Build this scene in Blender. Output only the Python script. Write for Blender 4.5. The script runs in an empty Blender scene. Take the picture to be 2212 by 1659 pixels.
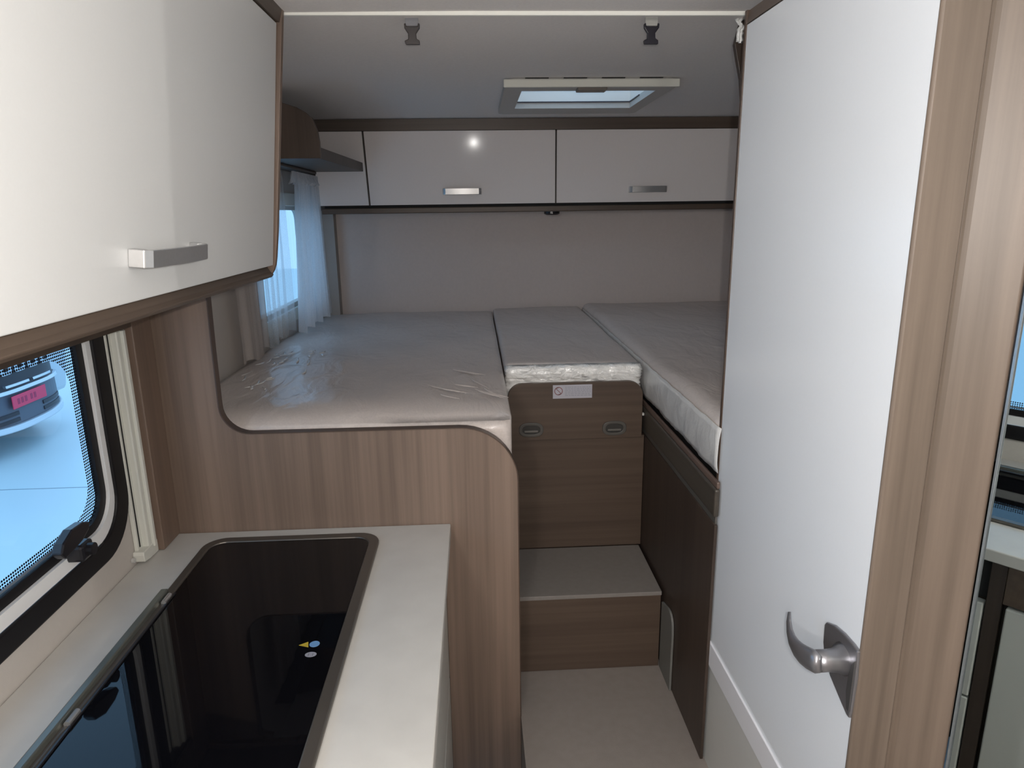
import bpy, bmesh, math, random
from mathutils import Vector, Matrix
random.seed(7)
SC = bpy.context.scene
COL = SC.collection
# ------------------------------------------------------------------ camera
CAM = Vector((0, 0, 1.58))
F_PX, YAW, PITCH, ROLL = 1486.95, 0.0513443, 0.2447065, 0.0139227
def _cam():
    cy, sy, cp, sp = math.cos(YAW), math.sin(YAW), math.cos(PITCH), math.sin(PITCH)
    f = Vector((sy*cp, cy*cp, -sp)); r = Vector((cy, -sy, 0)); d = f.cross(r)
    r2 = math.cos(ROLL)*r + math.sin(ROLL)*d
    d2 = -math.sin(ROLL)*r + math.cos(ROLL)*d
    cd = bpy.data.cameras.new('camera'); co = bpy.data.objects.new('camera', cd); COL.objects.link(co)
    m = Matrix((r2, -d2, -f)).transposed().to_4x4(); m.translation = CAM
    co.matrix_world = m
    cd.sensor_fit = 'HORIZONTAL'; cd.sensor_width = 36.0; cd.lens = F_PX/2212*36.0
    cd.clip_start = 0.01; cd.clip_end = 200
    SC.camera = co
_cam()
# ------------------------------------------------------------------ world, lights, exposure
W = bpy.data.worlds.new('world'); SC.world = W; W.use_nodes = True
W.node_tree.nodes['Background'].inputs[0].default_value = (0.42, 0.67, 1.0, 1)
W.node_tree.nodes['Background'].inputs[1].default_value = 1.75
def lamp(name, kind, loc, power, color, size=0.01, rot=(0, 0, 0), size_y=None):
    l = bpy.data.lights.new(name, kind); l.energy = power; l.color = color
    if kind == 'AREA':
        l.size = size
        if size_y: l.shape = 'RECTANGLE'; l.size_y = size_y
    else: l.shadow_soft_size = size
    o = bpy.data.objects.new(name, l); COL.objects.link(o); o.location = loc; o.rotation_euler = rot
    return o
lamp('phone_flash', 'POINT', (0.020, -0.02, 1.60), 23.0, (1.0, 0.97, 0.93), 0.006)
lamp('cabin_fill', 'POINT', (-0.42, -0.95, 1.80), 38.0, (1.0, 0.96, 0.93), 0.10)  # added fill behind the camera, lifts the ceiling and the white door
lamp('added_bounce_lamp', 'POINT', (1.224, -0.116, 1.70), 16.0, (1.0, 0.97, 0.92), 0.002)  # added out of view, stands in for flash bounced off the mirror
SC.view_settings.view_transform = 'Standard'; SC.view_settings.look = 'None'
SC.view_settings.exposure = 0.0; SC.view_settings.gamma = 1.0
SC.view_settings.use_curve_mapping = False
# ------------------------------------------------------------------ materials
def _mat(name):
    m = bpy.data.materials.new(name); m.use_nodes = True
    return m, m.node_tree, m.node_tree.nodes['Principled BSDF']
def plain(name, col, rough=0.5, metal=0.0, noise=0.0, nscale=30, bump=0.0, bscale=200, coat=0.0, coat_rough=0.1, spec=0.5, emit=None):
    m, nt, b = _mat(name)
    b.inputs['Base Color'].default_value = (*col, 1); b.inputs['Roughness'].default_value = rough
    b.inputs['Metallic'].default_value = metal; b.inputs['Coat Weight'].default_value = coat
    b.inputs['Coat Roughness'].default_value = coat_rough; b.inputs['Specular IOR Level'].default_value = spec
    tc = nt.nodes.new('ShaderNodeTexCoord')
    n = nt.nodes.new('ShaderNodeTexNoise'); n.inputs['Scale'].default_value = nscale; n.inputs['Detail'].default_value = 4
    nt.links.new(tc.outputs['Object'], n.inputs['Vector'])
    mx = nt.nodes.new('ShaderNodeMix'); mx.data_type = 'RGBA'
    k = noise
    mx.inputs[6].default_value = (*[c*(1-k) for c in col], 1); mx.inputs[7].default_value = (*[min(1, c*(1+k)) for c in col], 1)
    nt.links.new(n.outputs['Fac'], mx.inputs[0]); nt.links.new(mx.outputs[2], b.inputs['Base Color'])
    if bump:
        n2 = nt.nodes.new('ShaderNodeTexNoise'); n2.inputs['Scale'].default_value = bscale; n2.inputs['Detail'].default_value = 3
        nt.links.new(tc.outputs['Object'], n2.inputs['Vector'])
        bp = nt.nodes.new('ShaderNodeBump'); bp.inputs['Strength'].default_value = bump; bp.inputs['Distance'].default_value = 0.003
        nt.links.new(n2.outputs['Fac'], bp.inputs['Height']); nt.links.new(bp.outputs['Normal'], b.inputs['Normal'])
    return m
def wood(name, c1, c2, axis='z', rough=0.45, s=55):
    m, nt, b = _mat(name)
    b.inputs['Roughness'].default_value = rough
    tc = nt.nodes.new('ShaderNodeTexCoord'); mp = nt.nodes.new('ShaderNodeMapping')
    sc = {'x': (1.1, s, s), 'y': (s, 1.1, s), 'z': (s, s, 1.1)}[axis]
    mp.inputs['Scale'].default_value = sc
    nt.links.new(tc.outputs['Object'], mp.inputs['Vector'])
    n = nt.nodes.new('ShaderNodeTexNoise'); n.inputs['Scale'].default_value = 1.0; n.inputs['Detail'].default_value = 5; n.inputs['Roughness'].default_value = 0.6
    nt.links.new(mp.outputs['Vector'], n.inputs['Vector'])
    mp2 = nt.nodes.new('ShaderNodeMapping'); mp2.inputs['Scale'].default_value = tuple(v*0.16 if v > 2 else v*0.5 for v in sc)
    nt.links.new(tc.outputs['Object'], mp2.inputs['Vector'])
    n2 = nt.nodes.new('ShaderNodeTexNoise'); n2.inputs['Scale'].default_value = 1.0; n2.inputs['Detail'].default_value = 3
    nt.links.new(mp2.outputs['Vector'], n2.inputs['Vector'])
    ad = nt.nodes.new('ShaderNodeMath'); ad.operation = 'ADD'
    nt.links.new(n.outputs['Fac'], ad.inputs[0]); nt.links.new(n2.outputs['Fac'], ad.inputs[1])
    rp = nt.nodes.new('ShaderNodeValToRGB'); rp.color_ramp.elements[0].position = 0.36; rp.color_ramp.elements[1].position = 0.66
    hf = nt.nodes.new('ShaderNodeMath'); hf.operation = 'MULTIPLY'; hf.inputs[1].default_value = 0.5
    nt.links.new(ad.outputs[0], hf.inputs[0]); nt.links.new(hf.outputs[0], rp.inputs['Fac'])
    rp.color_ramp.elements[0].color = (*c1, 1); rp.color_ramp.elements[1].color = (*c2, 1)
    nt.links.new(rp.outputs['Color'], b.inputs['Base Color'])
    bp = nt.nodes.new('ShaderNodeBump'); bp.inputs['Strength'].default_value = 0.12; bp.inputs['Distance'].default_value = 0.001
    nt.links.new(n.outputs['Fac'], bp.inputs['Height']); nt.links.new(bp.outputs['Normal'], b.inputs['Normal'])
    return m
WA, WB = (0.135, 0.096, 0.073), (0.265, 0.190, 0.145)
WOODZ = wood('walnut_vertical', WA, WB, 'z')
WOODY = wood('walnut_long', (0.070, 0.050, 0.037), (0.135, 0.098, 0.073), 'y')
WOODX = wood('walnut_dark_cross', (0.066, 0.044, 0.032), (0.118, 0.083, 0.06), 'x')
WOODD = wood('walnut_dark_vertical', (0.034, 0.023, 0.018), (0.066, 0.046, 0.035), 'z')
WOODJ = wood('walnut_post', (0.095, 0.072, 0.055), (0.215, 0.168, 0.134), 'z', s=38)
EDGE = plain('edge_band', (0.085, 0.055, 0.04), 0.4, noise=0.1)
WHITE = plain('white_laminate', (0.67, 0.675, 0.67), 0.32, noise=0.015, nscale=300, spec=0.5, bump=0.02, bscale=800)
DOORW = plain('door_laminate', (0.82, 0.86, 0.91), 0.22, noise=0.01, nscale=200, bump=0.02, bscale=700)
REARW = plain('rear_laminate', (0.80, 0.75, 0.73), 0.09, noise=0.02, nscale=120, spec=0.05)
WALLT = plain('wall_vinyl', (0.58, 0.515, 0.485), 0.7, noise=0.05, nscale=90, bump=0.25, bscale=500)
WALLK = plain('kitchen_wall_vinyl', (0.52, 0.48, 0.44), 0.6, noise=0.03, nscale=90, bump=0.1, bscale=500)
CEILM = plain('ceiling_fabric', (0.86, 0.83, 0.81), 0.95, noise=0.06, nscale=160, bump=0.35, bscale=900, spec=0.1)
FLOORM = plain('vinyl_floor', (0.27, 0.24, 0.22), 0.6, noise=0.10, nscale=45, bump=0.1, bscale=300)
PLASTW = plain('white_plastic', (0.66, 0.66, 0.60), 0.35, noise=0.02)
LATHM = plain('white_lath', (0.93, 0.93, 0.87), 0.3, noise=0.01)
PLASTG = plain('grey_white_plastic', (0.50, 0.49, 0.47), 0.5, noise=0.03)
BLACKR = plain('black_rubber', (0.010, 0.009, 0.010), 0.5, noise=0.1, spec=0.25)
BLACKP = plain('black_plastic', (0.014, 0.013, 0.016), 0.3, noise=0.1)
ALU = plain('brushed_aluminium', (0.60, 0.60, 0.60), 0.32, metal=0.85, noise=0.05, nscale=200)
GREYM = plain('satin_grey_metal', (0.27, 0.27, 0.29), 0.3, metal=0.75, noise=0.05, nscale=150)
BRONZE = plain('dark_bronze', (0.13, 0.115, 0.10), 0.3, metal=0.6, noise=0.05)
GLASSB = plain('black_glass', (0.003, 0.003, 0.004), 0.03, spec=0.30)
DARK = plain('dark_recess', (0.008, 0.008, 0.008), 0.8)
def worktop_mat():
    m = plain('pale_stone_laminate', (0.54, 0.525, 0.495), 0.38, noise=0.10, nscale=14)
    return m
STONE = worktop_mat()
def film_mat(name, col, rough, bump, scale, stretch=(1, 1, 1), coat=0.5, dist=0.01):
    m, nt, b = _mat(name)
    b.inputs['Roughness'].default_value = rough; b.inputs['Coat Weight'].default_value = coat; b.inputs['Coat Roughness'].default_value = 0.16
    tc = nt.nodes.new('ShaderNodeTexCoord'); mp = nt.nodes.new('ShaderNodeMapping'); mp.inputs['Scale'].default_value = stretch
    nt.links.new(tc.outputs['Object'], mp.inputs['Vector'])
    n = nt.nodes.new('ShaderNodeTexNoise'); n.inputs['Scale'].default_value = scale; n.inputs['Detail'].default_value = 4; n.inputs['Distortion'].default_value = 0.8
    nt.links.new(mp.outputs['Vector'], n.inputs['Vector'])
    bp = nt.nodes.new('ShaderNodeBump'); bp.inputs['Strength'].default_value = bump; bp.inputs['Distance'].default_value = dist
    nt.links.new(n.outputs['Fac'], bp.inputs['Height'])
    nt.links.new(bp.outputs['Normal'], b.inputs['Normal']); nt.links.new(bp.outputs['Normal'], b.inputs['Coat Normal'])
    n3 = nt.nodes.new('ShaderNodeTexNoise'); n3.inputs['Scale'].default_value = 220
    nt.links.new(tc.outputs['Object'], n3.inputs['Vector'])
    mx = nt.nodes.new('ShaderNodeMix'); mx.data_type = 'RGBA'
    mx.inputs[6].default_value = (*[c*0.9 for c in col], 1); mx.inputs[7].default_value = (*[c*1.1 for c in col], 1)
    nt.links.new(n3.outputs['Fac'], mx.inputs[0]); nt.links.new(mx.outputs[2], b.inputs['Base Color'])
    return m
MATT = film_mat('mattress_in_film', (0.67, 0.60, 0.56), 0.5, 0.6, 16, (1, 0.45, 1))
MATTS = film_mat('mattress_side_film', (0.70, 0.70, 0.69), 0.4, 0.4, 14)
FILMS = film_mat('shiny_film', (0.80, 0.78, 0.76), 0.22, 0.4, 30, coat=0.8)
FILM = film_mat('crumpled_film', (0.92, 0.92, 0.90), 0.16, 1.0, 26, coat=1.0)
def glass_mat():
    m, nt, b = _mat('window_acrylic')
    nt.nodes.remove(b); out = nt.nodes['Material Output']
    tr = nt.nodes.new('ShaderNodeBsdfTransparent'); tr.inputs[0].default_value = (0.86, 0.94, 0.97, 1)
    gl = nt.nodes.new('ShaderNodeBsdfGlossy'); gl.inputs['Roughness'].default_value = 0.03
    fr = nt.nodes.new('ShaderNodeFresnel'); fr.inputs[0].default_value = 1.45
    mx = nt.nodes.new('ShaderNodeMixShader')
    ge = nt.nodes.new('ShaderNodeNewGeometry'); iv = nt.nodes.new('ShaderNodeMath'); iv.operation = 'SUBTRACT'; iv.inputs[0].default_value = 1
    ml = nt.nodes.new('ShaderNodeMath'); ml.operation = 'MULTIPLY'
    nt.links.new(ge.outputs['Backfacing'], iv.inputs[1]); nt.links.new(iv.outputs[0], ml.inputs[0]); nt.links.new(fr.outputs[0], ml.inputs[1])
    nt.links.new(ml.outputs[0], mx.inputs[0]); nt.links.new(tr.outputs[0], mx.inputs[1]); nt.links.new(gl.outputs[0], mx.inputs[2])
    nt.links.new(mx.outputs[0], out.inputs[0]); return m
GLASS = glass_mat()
def dots_mat():
    # screen-printed dot border on the window: opaque black lattice with clear holes
    m, nt, b = _mat('printed_dot_border')
    b.inputs['Base Color'].default_value = (0.01, 0.01, 0.015, 1); b.inputs['Roughness'].default_value = 0.2
    out = nt.nodes['Material Output']
    tc = nt.nodes.new('ShaderNodeTexCoord'); sp = nt.nodes.new('ShaderNodeSeparateXYZ'); nt.links.new(tc.outputs['Object'], sp.inputs[0])
    def sn(sock, k):
        a = nt.nodes.new('ShaderNodeMath'); a.operation = 'MULTIPLY'; a.inputs[1].default_value = k; nt.links.new(sock, a.inputs[0])
        s = nt.nodes.new('ShaderNodeMath'); s.operation = 'SINE'; nt.links.new(a.outputs[0], s.inputs[0]); return s.outputs[0]
    ad = nt.nodes.new('ShaderNodeMath'); ad.operation = 'ADD'
    nt.links.new(sn(sp.outputs[1], 1150), ad.inputs[0]); nt.links.new(sn(sp.outputs[2], 1150), ad.inputs[1])
    th = nt.nodes.new('ShaderNodeMath'); th.operation = 'GREATER_THAN'; th.inputs[1].default_value = 0.35
    nt.links.new(ad.outputs[0], th.inputs[0])
    tr = nt.nodes.new('ShaderNodeBsdfTransparent'); mx = nt.nodes.new('ShaderNodeMixShader')
    nt.links.new(th.outputs[0], mx.inputs[0]); nt.links.new(tr.outputs[0], mx.inputs[1]); nt.links.new(b.outputs[0], mx.inputs[2])
    nt.links.new(mx.outputs[0], out.inputs[0]); return m
DOTS = dots_mat()
def sheer_mat(name, alpha, col=(0.80, 0.82, 0.84)):
    m, nt, b = _mat(name); nt.nodes.remove(b); out = nt.nodes['Material Output']
    d = nt.nodes.new('ShaderNodeBsdfDiffuse'); d.inputs[0].default_value = (*col, 1)
    t = nt.nodes.new('ShaderNodeBsdfTranslucent'); t.inputs[0].default_value = (*col, 1)
    tr = nt.nodes.new('ShaderNodeBsdfTransparent')
    m1 = nt.nodes.new('ShaderNodeMixShader'); m1.inputs[0].default_value = 0.45
    nt.links.new(d.outputs[0], m1.inputs[1]); nt.links.new(t.outputs[0], m1.inputs[2])
    m2 = nt.nodes.new('ShaderNodeMixShader'); m2.inputs[0].default_value = alpha
    tc = nt.nodes.new('ShaderNodeTexCoord'); n = nt.nodes.new('ShaderNodeTexNoise'); n.inputs['Scale'].default_value = 400
    nt.links.new(tc.outputs['Object'], n.inputs['Vector'])
    mr = nt.nodes.new('ShaderNodeMapRange'); mr.inputs['To Min'].default_value = alpha-0.12; mr.inputs['To Max'].default_value = min(1, alpha+0.12)
    nt.links.new(n.outputs['Fac'], mr.inputs['Value']); nt.links.new(mr.outputs[0], m2.inputs[0])
    nt.links.new(tr.outputs[0], m2.inputs[1]); nt.links.new(m1.outputs[0], m2.inputs[2]); nt.links.new(m2.outputs[0], out.inputs[0]); return m
SHEER = sheer_mat('sheer_voile', 0.34)
SHEERD = sheer_mat('voile_gathered', 0.66, (0.78, 0.78, 0.80))
MIRROR = plain('silvered_mirror', (0.60, 0.66, 0.66), 0.006, metal=1.0)
# ------------------------------------------------------------------ mesh helpers
def BM(): return bmesh.new()
def box(bm, x0, x1, y0, y1, z0, z1, bev=0.0, seg=2):
    r = bmesh.ops.create_cube(bm, size=1.0)
    vs = r['verts']
    for v in vs:
        v.co = Vector((x0+(v.co.x+.5)*(x1-x0), y0+(v.co.y+.5)*(y1-y0), z0+(v.co.z+.5)*(z1-z0)))
    if bev:
        es = list({e for v in vs for e in v.link_edges})
        bmesh.ops.bevel(bm, geom=es, offset=bev, segments=seg, affect='EDGES', profile=0.5)
    return bm
def P3(plane, u, v, w):
    return Vector({'xz': (u, w, v), 'yz': (w, u, v), 'xy': (u, v, w)}[plane])
def prism(bm, pts, plane, a, b, holes=()):
    def loop(ps, w):
        vs = [bm.verts.new(P3(plane, u, v, w)) for u, v in ps]
        es = [bm.edges.new((vs[i], vs[(i+1) % len(vs)])) for i in range(len(vs))]
        return vs, es
    caps = []
    for w in (a, b):
        L = [loop(p, w) for p in (pts, *holes)]
        es = [e for _, ee in L for e in ee]
        bmesh.ops.triangle_fill(bm, use_beauty=True, use_dissolve=False, edges=es)
        caps.append([vs for vs, _ in L])
    for la, lb in zip(*caps):
        n = len(la)
        for i in range(n):
            j = (i+1) % n
            bm.faces.new((la[i], la[j], lb[j], lb[i]))
    bmesh.ops.recalc_face_normals(bm, faces=bm.faces)
    return bm
def rrect(u0, u1, v0, v1, r, n=8):
    if not isinstance(r, (tuple, list)): r = (r,)*4
    out = []
    for (cu, cv, a0, rr) in ((u1-r[0], v0+r[0], -90, r[0]), (u1-r[1], v1-r[1], 0, r[1]), (u0+r[2], v1-r[2], 90, r[2]), (u0+r[3], v0+r[3], 180, r[3])):
        if rr < 1e-5: out.append((cu, cv)); continue
        for k in range(n+1):
            a = math.radians(a0+90*k/n); out.append((cu+rr*math.cos(a), cv+rr*math.sin(a)))
    return out
def arc(cu, cv, r, a0, a1, n=8):
    return [(cu+r*math.cos(math.radians(a0+(a1-a0)*k/n)), cv+r*math.sin(math.radians(a0+(a1-a0)*k/n))) for k in range(n+1)]
def ribbon(bm, pts, plane, a, b, t, closed=False):
    # thin band of thickness t following a path, between depths a and b
    n = len(pts); rows = []
    for i, (u, v) in enumerate(pts):
        p0 = pts[i-1] if (i > 0 or closed) else pts[i]; p1 = pts[(i+1) % n] if (i < n-1 or closed) else pts[i]
        du, dv = p1[0]-p0[0], p1[1]-p0[1]; l = math.hypot(du, dv) or 1
        nu, nv = -dv/l*t/2, du/l*t/2
        rows.append([bm.verts.new(P3(plane, u+s*nu, v+s*nv, w)) for s, w in ((1, a), (1, b), (-1, b), (-1, a))])
    rng = range(n if closed else n-1)
    for i in rng:
        A, B = rows[i], rows[(i+1) % n]
        for k in range(4): bm.faces.new((A[k], A[(k+1) % 4], B[(k+1) % 4], B[k]))
    if not closed: bm.faces.new(rows[0]); bm.faces.new(rows[-1][::-1])
    bmesh.ops.recalc_face_normals(bm, faces=bm.faces)
    return bm
def tube(bm, pts, rads, seg=12, flat=(1, 1)):
    pts = [Vector(p) for p in pts]; rings = []
    if not isinstance(rads, (list, tuple)): rads = [rads]*len(pts)
    for i, p in enumerate(pts):
        d = (pts[min(i+1, len(pts)-1)]-pts[max(i-1, 0)]).normalized()
        up = Vector((0, 0, 1)) if abs(d.z) < .95 else Vector((0, 1, 0))
        s = d.cross(up).normalized(); t = s.cross(d)
        rings.append([bm.verts.new(p+(s*math.cos(a)*flat[0]+t*math.sin(a)*flat[1])*rads[i]) for a in [2*math.pi*k/seg for k in range(seg)]])
    for A, B in zip(rings, rings[1:]):
        for k in range(seg): bm.faces.new((A[k], A[(k+1) % seg], B[(k+1) % seg], B[k]))
    bm.faces.new(rings[0][::-1]); bm.faces.new(rings[-1])
    bmesh.ops.recalc_face_normals(bm, faces=bm.faces)
    return bm
def obj(name, bm, mat, parent=None, smooth=False, bevel=0.0, loc=None, **props):
    me = bpy.data.meshes.new(name)
    off = Vector(loc) if loc else (parent_world(parent) if parent else Vector((0, 0, 0)))
    for v in bm.verts: v.co -= off
    bm.to_mesh(me); bm.free()
    o = bpy.data.objects.new(name, me); COL.objects.link(o)
    me.materials.append(mat)
    if smooth:
        for p in me.polygons: p.use_smooth = True
    if parent:
        o.parent = parent
        if loc: o.location = Vector(loc)-parent_world(parent)
    elif loc: o.location = loc
    if bevel:
        b = o.modifiers.new('bevel', 'BEVEL'); b.width = bevel; b.segments = 2; b.limit_method = 'ANGLE'; b.angle_limit = math.radians(40)
    for k, v in props.items(): o[k] = v
    return o
def parent_world(o):
    v = Vector((0, 0, 0))
    while o is not None: v += o.location; o = o.parent
    return v
def thing(name, label, cat, loc=(0, 0, 0), group=None):
    o = bpy.data.objects.new(name, None); COL.objects.link(o); o.location = loc
    o.empty_display_size = 0.05
    o['label'] = label; o['category'] = cat
    if group: o['group'] = group
    return o
def struct(name, bm, mat, label, cat, **k):
    return obj(name, bm, mat, kind='structure', label=label, category=cat, **k)
def dup(o, parent=None, loc=None):
    c = o.copy(); COL.objects.link(c)
    if parent: c.parent = parent
    if loc: c.location = loc
    for ch in list(o.children): dup(ch, c)
    return c
KZ, BZ = 0.0, 0.33             # kitchen floor, raised bedroom floor
XL, XR, YR = -0.73, 1.35, 3.25 # left wall, right wall, rear wall
ZC = 1.975
# ------------------------------------------------------------------ SETTING
struct('floor', box(BM(), XL-.1, XR+.1, -2.3, 1.15, -.06, KZ), FLOORM, 'beige grey vinyl floor of the kitchen aisle', 'floor')
b = BM(); box(b, .0885, .56, 1.15, 1.67, -.06, BZ); box(b, XL, XR+.05, 1.67, YR+.08, -.06, BZ)
struct('floor_raised', b, FLOORM, 'raised beige vinyl floor in front of the bed steps', 'floor')
# left wall with two window openings
KW = dict(y0=.30, y1=1.352, z0=.965, z1=1.46, r=.085)
BWn = dict(y0=2.30, y1=3.10, z0=1.20, z1=1.635, r=.06)
holes = [rrect(KW['y0'], KW['y1'], KW['z0'], KW['z1'], KW['r']), rrect(BWn['y0'], BWn['y1'], BWn['z0'], BWn['z1'], BWn['r'])]
wl = [(-2.3, -.06), (1.51, -.06), (YR+.08, -.06), (YR+.08, 2.05), (1.51, 2.05), (-2.3, 2.05)]
struct('wall_left', prism(BM(), wl, 'yz', XL-.035, XL, holes), WALLK, 'cream left side wall holding the kitchen and bed windows', 'wall')
struct('wall_right', box(BM(), XR, XR+.035, -2.3, YR+.08, -.06, 2.05), WALLT, 'grey beige right side wall beside the right bed', 'wall')
struct('wall_rear', box(BM(), XL, XR, YR, YR+.06, -.06, 2.05), WALLT, 'grey beige rear wall behind the beds', 'wall')
struct('wall_back', box(BM(), XL, XR, -2.3, -2.26, -.06, 2.05), WALLK, 'wall behind the viewpoint', 'wall')
# corner filler beside the left curtain
struct('trim_1', box(BM(), XL, -.622, 3.19, YR, 1.10, 1.60), plain('corner_filler', (0.34, 0.31, 0.285), .7, noise=.05), 'grey vertical corner panel between bed curtain and rear wall', 'trim')
# ceiling with roof hatch opening, slightly falling to the rear
HX0, HX1, HY0, HY1 = .150, .600, 2.30, 2.72
b = prism(BM(), [(XL, -2.3), (XR, -2.3), (XR, YR), (XL, YR)], 'xy', 0, .06, [[(HX0, HY0), (HX1, HY0), (HX1, HY1), (HX0, HY1)]])
for v in b.verts: v.co.z += ZC - max(0, v.co.y-1.5)*0.0105
struct('ceiling', b, CEILM, 'grey fabric covered ceiling', 'ceiling')
struct('trim_2', box(BM(), -.40, .62, 1.506, 1.516, ZC-.0145, ZC+.004, .0015), LATHM, 'bright white strip running across the ceiling above the partition', 'trim')

# ------------------------------------------------------------------ PARTITION with cut-out in front of the left bed
part = thing('partition', 'walnut panel with rounded cut-out between worktop and left bed', 'partition', (-.3, 1.51, 0))
cut = arc(-.507, 1.171, .066, 180, 270, 10)
cut = [(-.571, 1.44)] + [(-.5735, 1.30), (-.574, 1.19)] + arc(-.510, 1.170, .064, 180, 270, 10)
cut += arc(-.045, .972, .133, 90, 0, 12)
outer = [(XL, KZ), (.088, KZ)] + cut[::-1][0:] 
outer = [(XL, KZ), (.088, KZ)] + list(reversed(cut)) + [(-.54, 1.452), (XL, 1.452)]
obj('panel', prism(BM(), outer, 'xz', 1.500, 1.520), WOODZ, part)
obj('edge_band', ribbon(BM(), [(.088, .002)]+list(reversed(cut)), 'xz', 1.4985, 1.5215, .0025), EDGE, part)
obj('corner_batten', box(BM(), XL, -.694, 1.416, 1.4995, .872, 1.46, .002), WOODD if False else wood('batten_wood', (0.15, 0.10, 0.075), (0.22, 0.155, 0.115), 'z'), part)

# ------------------------------------------------------------------ KITCHEN
# base cabinet
kb = thing('kitchen_base_cabinet', 'low white kitchen cabinet with walnut uprights under the worktop', 'cabinet', (-.4, .7, 0))
obj('carcass', box(BM(), XL+.002, -.112, -.3, 1.498, .0, .842), WOODD, kb)
obj('upright', box(BM(), -.111, -.088, .848, .877, .0, .842, .001), WOODD, kb)
obj('upright', box(BM(), -.111, -.088, 1.45, 1.497, .0, .842, .001), WOODD, kb)
obj('top_rail', box(BM(), -.111, -.090, .0, .8475, .748, .842, .001), WOODX, kb)
d = obj('door', box(BM(), -.111, -.086, .31, .840, .06, .742, .003), plain('base_door_white', (.55, .56, .53), .3, noise=.01), kb)
obj('handle', tube(BM(), [(-.086, .36, .50), (-.062, .36, .51), (-.062, .36, .65), (-.086, .36, .66)], .006), ALU, d)
M_ = bpy.data.materials['base_door_white']
for (z0, z1) in ((.50, .736), (.06, .495)):
    d = obj('drawer', box(BM(), -.111, -.086, .880, 1.447, z0, z1, .003), M_, kb)
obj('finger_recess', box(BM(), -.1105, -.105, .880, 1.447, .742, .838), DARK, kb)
# worktop
obj('worktop', box(BM(), XL+.001, -.072, -.3, 1.4985, .843, .871, .0025), STONE, bevel=0, label='pale stone-look kitchen worktop along the left window wall', category='worktop')
# hob and sink with black glass lid
hob = thing('hob_with_glass_lid', 'black glass covered hob in a rounded dark bronze frame set into the worktop', 'hob', (-.42, .9, .871))
fo = rrect(-.612, -.227, .30, 1.452, .048); fi = rrect(-.594, -.249, .32, 1.430, .034)
b = prism(BM(), fo, 'xy', .8712, .8795, [fi])
obj('frame', b, BRONZE, hob, bevel=.003)
lid_out = [p for p in rrect(-.5935, -.2495, .3205, 1.4295, .033)]
obj('glass_lid', prism(BM(), lid_out, 'xy', .8714, .8768), GLASSB, hob)
obj('hinge_bar', box(BM(), -.617, -.603, .45, 1.222, .8765, .8885, .0025), plain('lid_hinge_metal', (.20, .21, .19), .3, metal=.7, noise=.05), hob)
obj('inner_edge', box(BM(), -.594, -.5895, .45, 1.222, .8768, .8800, .0008), BLACKP, hob)
for k, (yy) in enumerate((1.195, .88)):
    obj('hinge_clip', tube(BM(), [(-.596, yy-.014, .8815), (-.596, yy+.014, .8815)], .0048), ALU, hob)
obj('warning_sticker', prism(BM(), [(-.3125, 1.037), (-.295, 1.030), (-.2985, 1.0455)], 'xy', .8768, .8772), plain('yellow_print', (.42, .31, .03), .5), hob, label='yellow triangle sticker')
obj('round_sticker', prism(BM(), [(-.2865+.0085*math.cos(a), 1.0385+.0085*math.sin(a)) for a in [k*math.pi/12 for k in range(24)]], 'xy', .8768, .8772), plain('blue_print', (.13, .27, .48), .5), hob, label='blue round sticker')
b = prism(BM(), [(-.2865+.0095*math.cos(a), 1.010+.0068*math.sin(a)) for a in [k*math.pi/12 for k in range(24)]], 'xy', .8768, .8772)
obj('oval_sticker', b, plain('pale_print', (.27, .27, .31), .5), hob, label='pale grey oval sticker')
b = BM()
for s in (-1, 1): box(b, -.2865+s*.0035-.0006, -.2865+s*.0035+.0006, 1.006, 1.013, .8772, .87735)
obj('sticker_print', b, plain('grey_ink', (.12, .12, .14), .6), hob)

# kitchen window
win = thing('window_1', 'kitchen window with rounded black rubber frame left of the worktop', 'window', (XL, .85, 1.2)); win['kind'] = 'structure'
ko = rrect(KW['y0']-.033, 1.385, .930, KW['z1']+.033, .115, 10); ki = rrect(KW['y0']+.02, 1.328, .980, KW['z1']-.02, .075, 10)
b = prism(BM(), rrect(KW['y0']-.033, 1.362, .933, KW['z1']+.033, .110, 10), 'yz', XL, XL+.008, [rrect(KW['y0']+.02, 1.318, .975, KW['z1']-.02, .080, 10)]); obj('outer_gasket', b, BLACKR, win, bevel=.004)
kw2 = rrect(KW['y0']+.06, 1.284, 1.013, KW['z1']-.05, .052, 10)
ki1 = rrect(KW['y0']+.015, 1.340, .975, KW['z1']-.015, .078, 10)
WF = plain('window_white', (.85, .85, .85), .3, noise=.01)
obj('white_frame', prism(BM(), ki1, 'yz', XL-.016, XL+.002, [rrect(KW['y0']+.05, 1.304, 1.000, KW['z1']-.04, .068, 10)]), WF, win)
obj('inner_gasket', prism(BM(), rrect(KW['y0']+.05, 1.305, .999, KW['z1']-.04, .068, 10), 'yz', XL-.0155, XL-.005, [rrect(KW['y0']+.08, 1.284, 1.018, KW['z1']-.07, .050, 10)]), BLACKR, win)
po = rrect(KW['y0']+.05, 1.315, 1.000, KW['z1']-.04, .06, 10); pi_ = rrect(KW['y0']+.13, 1.258, 1.040, KW['z1']-.12, .055, 10)
obj('pane', prism(BM(), po, 'yz', XL-.0150, XL-.0120), GLASS, win)
obj('dot_border', prism(BM(), rrect(KW['y0']+.07, 1.314, 1.005, KW['z1']-.06, .060, 10), 'yz', XL-.0118, XL-.0112, [pi_]), DOTS, win)
obj('lower_seal', box(BM(), XL-.0112, XL-.008, .40, 1.20, 1.0215, 1.0260, .001), plain('seal_grey', (.16, .2, .25), .4), win)
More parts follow.
